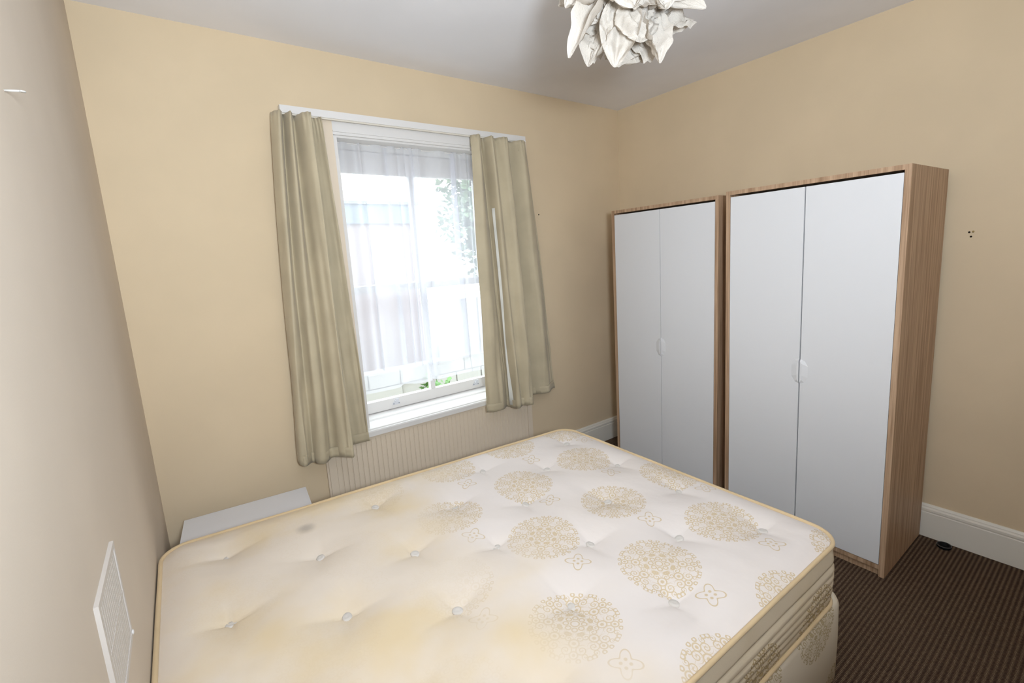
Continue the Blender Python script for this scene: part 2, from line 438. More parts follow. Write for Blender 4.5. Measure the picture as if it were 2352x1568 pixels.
# wide architrave around the opening
arch = empty('trim_1', (-1.66, 0, 0)); arch['kind'] = 'structure'
def apart(name, bm, m=None, bevel=0.002):
    bm.transform(Matrix.Translation((1.66, 0, 0)))
    return obj(name, bm, m or M_TRIM, arch, bevel=bevel, seg=1)
apart('side_casing', bx(-2.400, OX0, -0.018, 0, 0.0, 2.285), M_PANELP); apart('side_casing', bx(OX1, -0.940, -0.018, 0, 0.62, 2.285), M_PANELP)
apart('edge_bead', bx(-0.952, -0.930, -0.026, 0, 0.62, 2.285), M_PANELP); apart('edge_bead', bx(-2.412, -2.390, -0.026, 0, 0.62, 2.285), M_PANELP)
apart('head_casing', bx(OX0, OX1, -0.018, 0, OZ1-0.012, 2.285))
apart('head_bead', bx(OX0, OX1, -0.024, -0.018, 2.216, 2.222))

# beaded panel under the sill: narrow tongue-and-groove boards
panel = empty('panel_1', (-1.70, 0, 0)); panel['kind'] = 'structure'
def ppart(name, bm, bevel=0):
    bm.transform(Matrix.Translation((1.70, 0, 0)))
    return obj(name, bm, M_PANELP, panel, bevel=bevel, seg=1)
ppart('backing', bx(-2.39, -1.007, -0.014, 0.0, 0.0, 0.568))
NB = 46; bw = (2.352-1.045)/NB
w = bw/2
bm = bmesh.new()
prism(bm, [(-w+0.0004, 0), (-w+0.0004, -0.0075), (-w+0.0026, -0.010), (w-0.0066, -0.010), (w-0.0055, -0.0092), (w-0.0044, -0.010), (w-0.0022, -0.010), (w-0.0004, -0.0085), (w-0.0004, 0)], 'z', 0.0, 0.568)
bmesh.ops.recalc_face_normals(bm, faces=bm.faces)
bme = bpy.data.meshes.new('board'); bm.to_mesh(bme); bm.free(); bme.materials.append(M_PANELP)
for i in range(NB):
    o = bpy.data.objects.new('board', bme); COL.objects.link(o); o.parent = panel
    o.location = (-2.352+bw*(i+0.5)+1.70, -0.014, 0)
ppart('stile', bx(-2.39, -2.352, -0.027, -0.014, 0, 0.568), 0.002); ppart('stile', bx(-1.045, -1.007, -0.027, -0.014, 0, 0.568), 0.002)

# ------------------------------------------------------------------ curtain rail, net and curtains
rail = empty('curtain_rail', (-1.68, -0.03, 2.28))
tag(rail, 'long white painted curtain rail batten fixed above the window', 'curtain rail')
def rpart(name, bm, m=None, bevel=0.002):
    bm.transform(Matrix.Translation((1.68, 0.03, -2.28)))
    return obj(name, bm, m or M_TRIM, rail, bevel=bevel, seg=1)
rpart('batten', bx(-2.405, -0.955, -0.052, -0.020, 2.270, 2.304), M_TRIM)
rpart('track', bx(-2.40, -0.96, -0.046, -0.034, 2.263, 2.270), mat('cream_track', lin(222, 214, 200), 0.4))

def cr(p0, p1, p2, p3, t):
    return 0.5*((2*p1) + (-p0+p2)*t + (2*p0-5*p1+4*p2-p3)*t*t + (-p0+3*p1-3*p2+p3)*t**3)

def sheet(name, cols, ztop, zbot, rows, m, parent, sub=7, zfun=None, pw=0.8, thick=0.0025, offs=0.0, jig=0.0, pinch=0.0, seed=0, ox=(0, 0, 0)):
    """cloth sheet through control columns (x_top,y_top,x_bottom,y_bottom)"""
    n = len(cols); dense = []
    for i in range(n-1):
        a, b, c, d = cols[max(i-1, 0)], cols[i], cols[i+1], cols[min(i+2, n-1)]
        for k in range(sub): dense.append([cr(a[j], b[j], c[j], d[j], k/sub) for j in range(4)])
    dense.append(list(cols[-1]))
    bm = bmesh.new(); grid = []
    N = len(dense)
    for r in range(rows+1):
        t = r/rows; row = []
        for i, (xt, yt, xb, yb) in enumerate(dense):
            s = t**pw
            z = ztop+(zbot-ztop)*t
            if zfun: z = zfun(i/(N-1), t, z)
            jx = jig*noise.noise(Vector((i*0.23+seed, t*3.0, seed*1.7)))*t
            jy = jig*noise.noise(Vector((i*0.31+seed, t*4.0+9, seed*2.3)))*(0.3+t)
            pk = pinch*math.sin(i*1.55)*max(0.0, 1-t/0.07)
            row.append(bm.verts.new((xt+(xb-xt)*s+jx-ox[0], yt+(yb-yt)*s+jy+offs+pk-ox[1], z-ox[2])))
        grid.append(row)
    for r in range(rows):
        for i in range(N-1): bm.faces.new((grid[r][i], grid[r+1][i], grid[r+1][i+1], grid[r][i+1]))
    o = obj(name, bm, m, parent, True)
    if thick:
        md = o.modifiers.new('solid', 'SOLIDIFY'); md.thickness = thick; md.offset = 0
    return o, dense

# net curtain in the reveal
nt = empty('net_curtain', (-1.70, 0.075, 2.2)); tag(nt, 'sheer white net curtain gathered across the sash window', 'net curtain')
NX0, NX1 = -2.150, -1.150
cols = []
rs = random.Random(3)
x = NX0; k = 0
while x < NX1:
    a = 0.010+0.012*rs.random()
    cols.append((x, 0.085+(a if k % 2 else -a), x+rs.uniform(-0.012, 0.012), 0.085+(a*1.5 if k % 2 else -a*1.5)))
    x += rs.uniform(0.014, 0.034) if rs.random() < 0.75 else rs.uniform(0.05, 0.085); k += 1
# a few broad folds that double over
cols2 = []
for i, c in enumerate(cols):
    cols2.append(c)
    if i in (7, 13, 18, 24, 29): cols2.append((c[0]-0.020, 0.105, c[2]-0.032, 0.115)); cols2.append((c[0]+0.006, 0.072, c[2]+0.006, 0.066))
def nz(u, t, z): return z + 0.012*math.sin(u*9)*t
sheet('net', cols2, 2.197, 0.905, 30, M_NET, nt, 4, nz, 1.0, 0, ox=(-1.70, 0.075, 2.2))
hem, _ = sheet('hem', cols2[::2], 0.912, 0.80, 4, M_NET, nt, 5, None, 1.0, 0, offs=0.003, ox=(-1.70, 0.075, 2.2))
bm = bmesh.new(); tube(bm, [(OX0+0.022, 0.085, 2.190), (-1.645, 0.083, 2.186), (OX1-0.022, 0.085, 2.190)], 0.002, 6)
bm.transform(Matrix.Translation((1.70, -0.075, -2.2))); obj('wire', bm, M_TRIM, nt)

ZT, ZB = 2.260, 0.565
LC = [(-2.440, -0.030, -2.520, -0.034), (-2.446, -0.070, -2.540, -0.085), (-2.418, -0.102, -2.522, -0.120), (-2.396, -0.058, -2.478, -0.098), (-2.374, -0.102, -2.435, -0.128), (-2.348, -0.052, -2.385, -0.108),
      (-2.322, -0.104, -2.335, -0.138), (-2.292, -0.112, -2.303, -0.150), (-2.300, -0.050, -2.322, -0.085), (-2.275, -0.040, -2.270, -0.066), (-2.252, -0.066, -2.215, -0.078), (-2.233, -0.082, -2.186, -0.088)]
LC = [(c[0], c[1], c[2]+(0.010 if i > 8 else 0), c[3]) for i, c in enumerate(LC)]
def zl(u, t, z): return z + (0.012 if u > 0.72 else 0.0)*t + 0.006*math.sin(u*14)*t
lc = empty('curtain', (-2.36, -0.09, 0.565)); tag(lc, 'narrow beige curtain hanging on the side nearer the bedside cabinet', 'curtain', 'pair of beige window curtains')
def deepen(C, k):
    return [(c[0], min(-0.034, -0.078+(c[1]+0.078)*k), c[2], min(-0.036, -0.102+(c[3]+0.102)*k*1.15)) for c in C]
def curtain(root, C, zf, seed, tail=(0, None)):
    ox = tuple(root.location)
    sheet('cloth', C, ZT, ZB, 60, M_CURT, root, 8, zf, 0.80, 0.003, jig=0.012, pinch=0.006, seed=seed, ox=ox)
    CT = [(c[0], c[1], c[0]+(c[2]-c[0])*0.06, c[1]+(c[3]-c[1])*0.06) for c in C]
    sheet('heading_tape', CT, ZT-0.002, ZT-0.062, 3, M_CURT, root, 8, None, 0.85, 0.002, offs=0.006, ox=ox)
LC = deepen(LC, 1.75); curtain(lc, LC, zl, 2.0)
RC = [(-1.392, -0.085, -1.425, -0.098), (-1.360, -0.108, -1.385, -0.120), (-1.330, -0.080, -1.320, -0.118), (-1.300, -0.046, -1.262, -0.092), (-1.287, -0.060, -1.243, -0.094), (-1.272, -0.108, -1.234, -0.142), (-1.225, -0.082, -1.190, -0.134),
      (-1.185, -0.112, -1.145, -0.150), (-1.148, -0.100, -1.112, -0.138), (-1.134, -0.042, -1.112, -0.068), (-1.085, -0.048, -1.020, -0.078), (-1.045, -0.098, -0.930, -0.110), (-1.000, -0.088, -0.862, -0.088), (-0.965, -0.055, -0.806, -0.056), (-0.952, -0.032, -0.795, -0.034)]
def zr(u, t, z): return z + (0.016 if u > 0.62 else -0.004)*t + 0.006*math.sin(u*17)*t
rc = empty('curtain', (-1.15, -0.09, 0.565)); tag(rc, 'wide beige curtain with a white lining edge hanging on the side nearer the wardrobes', 'curtain', 'pair of beige window curtains')
RC = deepen(RC, 1.70); curtain(rc, RC, zr, 5.0)
sheet('lining_edge', [(-1.276, -0.080, -1.252, -0.105), (-1.270, -0.096, -1.242, -0.122), (-1.264, -0.122, -1.232, -0.147)], ZT-0.42, ZB+0.005, 20, M_LINING, rc, 4, None, 0.85, 0.002, offs=-0.007, ox=tuple(rc.location))
# turned-up hems: a band of cloth on the lower edge
def hemband(root, C, zf, seed):
    ox = tuple(root.location)
    f = lambda u, t, z: zf(u, 1.0, z)
    # take the columns at their bottom position
    CB = [(c[0]+(c[2]-c[0])*0.97, c[1]+(c[3]-c[1])*0.97, c[2], c[3]) for c in C]
    sheet('hem', CB, ZB+0.048, ZB-0.004, 3, M_CURT, root, 8, f, 1.0, 0.003, offs=-0.004, ox=ox)
hemband(lc, LC, zl, 2.0); hemband(rc, RC, zr, 5.0)

# ------------------------------------------------------------------ wardrobes
def wardrobe(label, loc, rz, ry, Wd, Dp, Ht, gap=0.0015):
    """origin: back right floor corner; local -x is the front, +y towards the window"""
    r = empty('wardrobe', loc, rz, ry); tag(r, label, 'wardrobe', 'two matching double-door wardrobes')
    T = 0.022
    P = lambda n, b, m=M_OAK, bv=0.0012, par=None: obj(n, b, m, par or r, bevel=bv, seg=1)
    P('side_panel', bx(-Dp, 0, 0, T, 0, Ht-0.02)); P('side_panel', bx(-Dp, 0, Wd-T, Wd, 0, Ht-0.02))
    P('top_panel', bx(-Dp-0.001, 0, 0, Wd, Ht-0.02, Ht))
    P('bottom_shelf', bx(-Dp+0.002, -0.01, T, Wd-T, 0.034, 0.054))
    P('plinth', bx(-Dp+0.014, -Dp+0.030, T, Wd-T, 0, 0.034))
    P('back_panel', bx(-0.006, -0.002, T, Wd-T, 0.034, Ht-0.02), M_DARK, 0)
    mid = Wd/2; z0, z1 = 0.058, Ht-0.031
    for a, b, s in ((T+0.002, mid-gap, -1), (mid+gap, Wd-T-0.002, 1)):
        d = P('door', bx(-Dp+0.001, -Dp+0.019, a, b, z0, z1), M_DOORW, 0.001)
        # moulded finger pull on the meeting edge: proud at the gap, sloping back into the door
        e = b if s < 0 else a
        zc, hh = 0.905, 0.062
        bm = bmesh.new()
        f0 = -Dp+0.0012; f1 = -Dp-0.006
        ins = 0.036*s
        outer = [(e, zc-hh), (e+ins*0.55, zc-hh*0.86), (e+ins, zc-hh*0.45), (e+ins, zc+hh*0.45), (e+ins*0.55, zc+hh*0.86), (e, zc+hh)]
        inner = [(e, zc-hh*0.86), (e+ins*0.20, zc-hh*0.66), (e+ins*0.26, zc-hh*0.3), (e+ins*0.26, zc+hh*0.3), (e+ins*0.20, zc+hh*0.66), (e, zc+hh*0.86)]
        vo = [bm.verts.new((f0, p, q)) for p, q in outer]; vi = [bm.verts.new((f1, p, q)) for p, q in inner]
        for i in range(5): bm.faces.new((vo[i], vo[i+1], vi[i+1], vi[i]))
        bm.faces.new(vi); bm.faces.new(vo[::-1]); bm.faces.new((vo[0], vi[0], vi[5], vo[5]))
        obj('finger_pull', bm, M_DOORW, d)
    return r
wardrobe('oak-edged white wardrobe standing nearer the camera, its brown side panel in view', (-0.032, -1.993, 0.0057), -0.015, -0.0112, 0.775, 0.504, 1.807, 0.0028)
wardrobe('oak-edged white wardrobe standing in the corner beside the window wall', (-0.0265, -1.118, 0), 0, 0, 0.790, 0.431, 1.805)

# ------------------------------------------------------------------ bed
MO = Vector((-1.275, -2.045, 0.0))
MZ0, MZ1 = 0.345, 0.566
# corner quad of the mattress top (world): near-right, far-right, far-left, near-left
QN = [Vector((-1.285, -2.050)), Vector((-1.268, -0.690)), Vector((-3.085, -0.545)), Vector((-3.090, -2.030))]
RAD = 0.085
LN, WD = 1.815, 1.36
def quad(u, v):
    # u: 0 at the foot end, 1 at the head; v: 0 near, 1 far
    a = QN[0].lerp(QN[3], u); b = QN[1].lerp(QN[2], u)
    return a.lerp(b, v)
def inset(v, ln, r):
    d = min(v, 1-v)*ln
    return 0.0 if d >= r else r-math.sqrt(max(0.0, r*r-(r-d)**2))
def rim_points(grow=0.0, per=10, n_long=40, n_wide=30, rad=RAD):
    pts = []
    ru, rv = rad/LN, rad/WD
    def corner(cu, cv, a0):
        for k in range(per+1):
            a = a0+PI/2*k/per
            pts.append((cu+ru*math.cos(a), cv+rv*math.sin(a)))
    corner(1-ru, 1-rv, 0)
    for k in range(1, n_long): pts.append((1-ru-(1-2*ru)*k/n_long, 1.0))
    corner(ru, 1-rv, PI/2)
    for k in range(1, n_wide): pts.append((0.0, 1-rv-(1-2*rv)*k/n_wide))
    corner(ru, rv, PI)
    for k in range(1, n_long): pts.append((ru+(1-2*ru)*k/n_long, 0.0))
    corner(1-ru, rv, 3*PI/2)
    for k in range(1, n_wide): pts.append((1.0, rv+(1-2*rv)*k/n_wide))
    out = []
    for u, v in pts:
        p = quad(u, v); c = quad(0.5, 0.5)
        d = Vector(((0.5-u), (v-0.5)))
        # outward direction ~ away from the straight edge
        nx = (1 if u < 0.001 else -1 if u > 0.999 else 0); ny = (1 if v > 0.999 else -1 if v < 0.001 else 0)
        if nx == 0 and ny == 0:
            cu = min(max(u, ru), 1-ru); cv = min(max(v, rv), 1-rv)
            q = Vector((-(u-cu)*LN, (v-cv)*WD)); q = q.normalized(); nx, ny = q.x, q.y
        nn = Vector((nx, ny)).normalized()
        q_ = p+nn*grow; q_.x = max(q_.x, XL+0.004)
        out.append(q_)
    return out

tufts = [(-2.900, -0.745), (-2.650, -0.974), (-2.391, -0.774), (-2.924, -1.117), (-2.660, -1.311), (-2.394, -1.174), (-2.146, -1.000), (-1.899, -0.813), (-2.410, -1.499), (-2.165, -1.328), (-1.925, -1.177), (-1.670, -1.001),
         (-2.157, -1.692), (-1.919, -1.531), (-1.674, -1.381), (-1.407, -1.192), (-1.935, -1.873), (-1.675, -1.708), (-1.409, -1.520), (-1.430, -1.868), (-1.412, -0.850), (-2.920, -1.480), (-2.920, -1.850), (-2.660, -1.680), (-2.400, -1.860)]
def bedz(p):
    z = MZ1
    x, y = p
    # puffed quilting
    e = 0.0; s = 0.0
    for i, (tx, ty) in enumerate(tufts):
        dx, dy = x-tx, y-ty; d = math.hypot(dx, dy)
        if d < 0.4:
            a = math.atan2(dy, dx)
            crease = 0.70+0.30*abs(math.sin(2*a+0.5*math.sin(i*2.1)))**0.6
            s += 0.024*math.exp(-d/0.036)*(1.45-0.65*crease) + 0.014*math.exp(-(d/0.105)**2)/crease
    z -= s
    z += 0.004*noise.noise(Vector((x*5, y*5, 0.3))) + 0.0015*noise.noise(Vector((x*18, y*18, 2.3)))
    return z
mt = empty('mattress', MO); tag(mt, 'tufted cream damask double mattress, bare, with gold piping and yellow stains', 'mattress')
bm = bmesh.new()
NU, NV = 190, 150; rows = []
for j in range(NV+1):
    v = j/NV; iu = inset(v, WD, RAD)/LN; row = []
    for i in range(NU+1):
        u = iu+(1-2*iu)*i/NU
        p = quad(u, v)
        ed = min(min(u-iu, 1-iu-u)*LN, min(v, 1-v)*WD)
        # rise from the piping to the crown
        cr_ = min(1.0, ed/0.10); crown = 0.024*math.sin(cr_*PI/2)
        z = (MZ1+crown) + (bedz(p)-MZ1)*min(1.0, ed/0.05)
        row.append(bm.verts.new((p.x-MO.x, p.y-MO.y, z)))
    rows.append(row)
for j in range(NV):
    for i in range(NU): bm.faces.new((rows[j][i], rows[j][i+1], rows[j+1][i+1], rows[j+1][i]))
obj('top_panel', bm, M_TICK, mt, True)
# side border: slightly bulging, with lines of quilting
bm = bmesh.new(); rings = []
NS = 44
for k in range(NS+1):
    t = k/NS; z = MZ1+(MZ0-MZ1)*t
    bulge = 0.012*math.sin(t*PI)**0.6
    q = 0.0
    if 0.33 < t < 0.93: q = -0.0035*abs(math.cos((t-0.33)/0.6*PI*5))**8
    if abs(t-0.30) < 0.06: q -= 0.007*math.exp(-((t-0.30)/0.02)**2)
    ring = []
    for n_, p in enumerate(rim_points(bulge+q)):
        w_ = 0.002*noise.noise(Vector((p.x*6, p.y*6, z*14)))
        ring.append(bm.verts.new((p.x-MO.x+w_*0, p.y-MO.y+w_, z)))
    rings.append(ring)
for A, B in zip(rings, rings[1:]):
    n_ = len(A)
    for i in range(n_): bm.faces.new((A[i], B[i], B[(i+1) % n_], A[(i+1) % n_]))
bm.faces.new(rings[-1])
obj('side_border', bm, M_SIDE, mt, True)
for zz, gr in ((MZ1+0.001, 0.004), (MZ0+0.010, 0.006)):
    bm = bmesh.new(); tube(bm, [(p.x-MO.x, p.y-MO.y, zz+0.003*noise.noise(Vector((p.x*4, p.y*4, 1)))) for p in rim_points(gr)], 0.0068, 8, True)
    obj('piping', bm, M_PIPE, mt, True)
# felt tufts
bm = bmesh.new()
lathe(bm, [(0.004, -0.010), (0.010, -0.006), (0.0125, 0.0), (0.010, 0.0035), (0.004, 0.002), (0.001, 0.0015)], 14)
for v in bm.verts: v.co = Vector((v.co.x*1.35, v.co.y*1.1, v.co.z*1.3))
bmesh.ops.recalc_face_normals(bm, faces=bm.faces)
tme = bpy.data.meshes.new('tuft'); bm.to_mesh(tme); bm.free(); tme.materials.append(M_BUTTON)
for p in tme.polygons: p.use_smooth = True
for i, (x, y) in enumerate(tufts):
    o = bpy.data.objects.new('tuft', tme); COL.objects.link(o); o.parent = mt
    o.location = (x-MO.x, y-MO.y, max(bedz((x+ox_, y+oy_)) for ox_, oy_ in ((0.006, 0), (-0.006, 0), (0, 0.006), (0, -0.006)))+0.024+0.0055); o.rotation_euler = (0.15*math.sin(i*3), 0.15*math.cos(i*5), i*1.1)

# divan base
dv = empty('divan_base', (MO.x, MO.y, 0)); tag(dv, 'cream damask divan base under the mattress', 'bed base')
def div_ring(grow): return [Vector((p.x+(0.034 if p.x > -2.2 else 0.0), p.y)) for p in rim_points(grow, rad=0.06)]
bm = bmesh.new(); rings = []
for z, gr in ((0.035, 0.004), (0.05, 0.012), (0.20, 0.014), (0.325, 0.012), (0.338, 0.006), (0.345, -0.006)):
    rings.append([bm.verts.new((p.x-MO.x, p.y-MO.y, z-0.001)) for p in div_ring(gr if True else 0)])
for A, B in zip(rings, rings[1:]):
    n_ = len(A)
    for i in range(n_): bm.faces.new((A[i], A[(i+1) % n_], B[(i+1) % n_], B[i]))
bm.faces.new(rings[0][::-1]); bm.faces.new(rings[-1])
obj('body', bm, M_DIVAN, dv, True)
for (u, v) in ((0.06, 0.06), (0.06, 0.94), (0.94, 0.06), (0.94, 0.94)):
    p = quad(u, v); bm = bmesh.new(); lathe(bm, [(0.018, 0.0), (0.024, 0.006), (0.024, 0.026), (0.010, 0.036)], 14, (p.x-MO.x, p.y-MO.y, 0))
    obj('castor', bm, M_DARK, dv, True)

# ------------------------------------------------------------------ bedside cabinet between bed and window wall
bc = empty('bedside_cabinet', (-2.797, -0.297, 0), -0.085); tag(bc, 'small white bedside cabinet in the corner behind the mattress', 'cabinet')
cw, cd, ch = 0.25, 0.19, 0.455
P = lambda n, b, par=None, m=M_WHITE: obj(n, b, m, par or bc, bevel=0.0015, seg=1)
P('top', bx(-cw, cw, -cd, cd, ch-0.018, ch)); P('side_panel', bx(-cw+0.004, -cw+0.020, -cd+0.004, cd-0.004, 0, ch-0.018)); P('side_panel', bx(cw-0.020, cw-0.004, -cd+0.004, cd-0.004, 0, ch-0.018))
P('back_panel', bx(-cw+0.020, cw-0.020, cd-0.012, cd-0.006, 0.04, ch-0.018)); P('base_panel', bx(-cw+0.020, cw-0.020, -cd+0.02, cd-0.012, 0.04, 0.056))
for z0, z1 in ((0.06, 0.24), (0.245, 0.43)):
    d = P('drawer', bx(-cw+0.022, cw-0.022, -cd+0.004, cd-0.03, z0, z1))
    bm = bmesh.new(); lathe(bm, [(0.006, 0), (0.006, 0.012), (0.013, 0.016), (0.012, 0.024), (0.004, 0.026)], 14)
    bm.transform(Matrix.Translation((0, -cd+0.004, (z0+z1)/2)) @ Matrix.Rotation(PI/2, 4, 'X')); obj('knob', bm, M_WHITE, d, True)

# ------------------------------------------------------------------ wall vent on the left wall
vt = empty('air_vent', (XL, -1.462, 0.893)); tag(vt, 'square white slatted air vent on the wall above the mattress', 'vent')
vw, vh = 0.122, 0.110
M_VENT = gloss_white('vent_paint', lin(206, 198, 190), 0.5)
Pv = lambda n, b, m=M_VENT, bv=0.0008: obj(n, b, m, vt, bevel=bv, seg=1)
Pv('frame_side', bx(0, 0.007, -vw, -vw+0.012, -vh, vh)); Pv('frame_side', bx(0, 0.007, vw-0.012, vw, -vh, vh))
Pv('frame_top', bx(0, 0.007, -vw+0.012, vw-0.012, vh-0.012, vh)); Pv('frame_bottom', bx(0, 0.007, -vw+0.012, vw-0.012, -vh, -vh+0.012))
Pv('back_plate', bx(0, 0.001, -vw+0.012, vw-0.012, -vh+0.012, vh-0.012), mat('dark_vent_back', lin(84, 74, 64), 0.9), 0)  # back plate coloured dark so the slots between the slats stand out
NSL = 14; sw = (2*vw-0.024)/NSL
bm = bmesh.new(); prism(bm, [(0.001, -sw*0.30), (0.0050, -sw*0.30), (0.0055, sw*0.32), (0.001, sw*0.32)], 'z', -vh+0.012, vh-0.012)
bmesh.ops.recalc_face_normals(bm, faces=bm.faces)
sme = bpy.data.meshes.new('slat'); bm.to_mesh(sme); bm.free(); sme.materials.append(M_VENT)
for i in range(NSL):
    o = bpy.data.objects.new('slat', sme); COL.objects.link(o); o.parent = vt; o.location = (0, -vw+0.012+sw*(i+0.5), 0)
Pv('centre_bar', bx(0.001, 0.006, -vw+0.012, vw-0.012, -0.004, 0.004))
bm = bmesh.new(); lathe(bm, [(0.003, 0), (0.005, 0.001), (0.005, 0.003), (0.002, 0.004)], 12)
bm.transform(Matrix.Translation((0.006, vw-0.008, -vh+0.010)) @ Matrix.Rotation(PI/2, 4, 'Y')); obj('screw_head', bm, M_TRIM, vt, True)

# ------------------------------------------------------------------ small fixings
M_BRASS = mat('tarnished_brass', lin(150, 128, 84), 0.35, 0.6); M_BRASS.node_tree.nodes['Principled BSDF'].inputs['Metallic'].default_value = 0.8
def plug(loc, rot, m, label, r, dep):
    bm = bmesh.new(); lathe(bm, [(r*0.5, 0), (r, 0.001), (r, dep*0.6), (r*0.6, dep), (r*0.2, dep*0.8)], 12)
    o = obj('screw_fixing', bm, m, None, True); o.location = loc; o.rotation_euler = rot
    return o
for (y, z, m, lb) in ((-2.071, 1.528, M_DARK, 'dark screw hole plug on the right wall, left of the brass screw'), (-2.084, 1.530, M_BRASS, 'brass screw head on the right wall beside two dark plugs'), (-2.078, 1.508, M_DARK, 'dark screw plug on the right wall, lowest of the three fixings')):
    tag(plug((0, y, z), (0, -PI/2, 0), m, lb, 0.0042, 0.003), lb, 'screw')
tag(plug((-0.835, 0, 1.813), (PI/2, 0, 0), M_DARK, '', 0.004, 0.006), 'tiny dark nail in the window wall beside the wide curtain', 'nail')
bm = bmesh.new(); tube(bm, [(0, 0, 0), (0.022, 0, 0.002)], 0.0018, 8); lathe(bm, [(0.001, 0), (0.0045, 0.0005), (0.0045, 0.002), (0.001, 0.0025)], 10, (0.022, 0, 0.0))
o = obj('picture_nail', bm, mat('nail_steel', lin(190, 186, 180), 0.4, 0.5), None, True); o.location = (XL, -1.392, 1.861)
tag(o, 'thin steel picture nail sticking out of the left wall', 'nail')
# black castor cup on the carpet
cc = empty('castor_cup', (-0.065, -2.097, 0.0)); tag(cc, 'small black castor cup lying on the carpet against the skirting', 'castor cup')
bm = bmesh.new(); lathe(bm, [(0.026, 0), (0.029, 0.004), (0.028, 0.012), (0.024, 0.015), (0.020, 0.012), (0.018, 0.005), (0.002, 0.004)], 24); obj('cup', bm, mat('black_plastic', lin(14, 12, 12), 0.6, 0.2), cc, True)
bm = bmesh.new(); tube(bm, [(0.0275*math.cos(2*PI*k/24), 0.0275*math.sin(2*PI*k/24), 0.0135) for k in range(24)], 0.0015, 6, True); obj('rim', bm, mat('rim_steel', lin(96, 92, 88), 0.5, 0.3), cc, True)

# ------------------------------------------------------------------ paper pendant lamp
LC0 = Vector((-1.70, -1.54, 2.29))
pl = empty('pendant_lamp', (LC0.x, LC0.y, H)); tag(pl, 'white crumpled paper pendant lamp hanging from the ceiling', 'pendant lamp')
L0 = LC0-Vector((LC0.x, LC0.y, H))
bm = bmesh.new(); lathe(bm, [(0.045, 0), (0.045, -0.012), (0.030, -0.030), (0.008, -0.036)], 20); obj('ceiling_rose', bm, M_TRIM, pl, True)
bm = bmesh.new(); tube(bm, [(0, 0, -0.03), (0, 0, -0.20)], 0.0035, 8); obj('cord', bm, M_TRIM, pl, True)
bm = bmesh.new(); lathe(bm, [(0.010, -0.19), (0.020, -0.20), (0.020, -0.26), (0.014, -0.265)], 16); obj('lamp_holder', bm, M_TRIM, pl, True)
bm = bmesh.new(); lathe(bm, [(0.013, -0.262), (0.014, -0.285), (0.030, -0.32), (0.030, -0.335), (0.018, -0.36), (0.004, -0.366)], 18); obj('bulb', bm, mat('opal_bulb', lin(238, 236, 230), 0.4), pl, True)
for a in (0.0, PI/3, 2*PI/3):
    bm = bmesh.new(); tube(bm, [(0.11*math.cos(a)*math.sin(t), 0.11*math.sin(a)*math.sin(t), L0.z+0.11*math.cos(t)) for t in [2*PI*k/28 for k in range(28)]], 0.0012, 5, True); obj('wire_frame', bm, M_TRIM, pl, True)
def petal(root, tip, w, cup, ruff, seed, sharp=0.8, twist=0.0):
    rnd = random.Random(seed)
    ax = (tip-root); L = ax.length; ax.normalize()
    out = ((root+tip)/2-L0).normalized() if ((root+tip)/2-L0).length > 1e-4 else Vector((0, 0, -1))
    side = ax.cross(out)
    if side.length < 1e-3: side = ax.cross(Vector((0, 1, 0.2)))
    side.normalize(); side = Matrix.Rotation(twist, 3, ax) @ side
    nrm = side.cross(ax).normalized()
    bm = bmesh.new(); g = []
    NS_, NT = 26, 20
    ph = rnd.random()*9
    for i in range(NS_+1):
        s = i/NS_; row = []
        wd = w*(math.sin(PI*min(1, s*0.98+0.02)**sharp)**0.75)+0.004
        for j in range(NT+1):
            t = 2*j/NT-1
            rf = ruff*(0.9-2.6*abs(noise.noise(Vector((s*2.6+seed*1.3, t*1.9+ph, seed*0.7)))))
            rf2 = ruff*0.6*(0.6-2.2*abs(noise.noise(Vector((s*5.5+seed, t*4.2, seed*0.37)))))*(0.35+abs(t))
            tp = 1-s**5; rf *= tp; rf2 *= tp
            fold = cup*(t*t-0.35)*math.sin(PI*s) + 0.35*cup*abs(math.sin(2.4*t+ph))*s*(1-s**5)
            p = root+ax*(L*s)+side*(wd*t)+nrm*(fold+rf+rf2-0.10*L*math.sin(PI*s))
            row.append(bm.verts.new(p))
        g.append(row)
    for i in range(NS_):
        for j in range(NT): bm.faces.new((g[i][j], g[i+1][j], g[i+1][j+1], g[i][j+1]))
    obj('paper_petal', bm, M_PAPER, pl, True)
def cs(dx, dy, dz): return L0+CR*dx+CU*dy+CF*dz
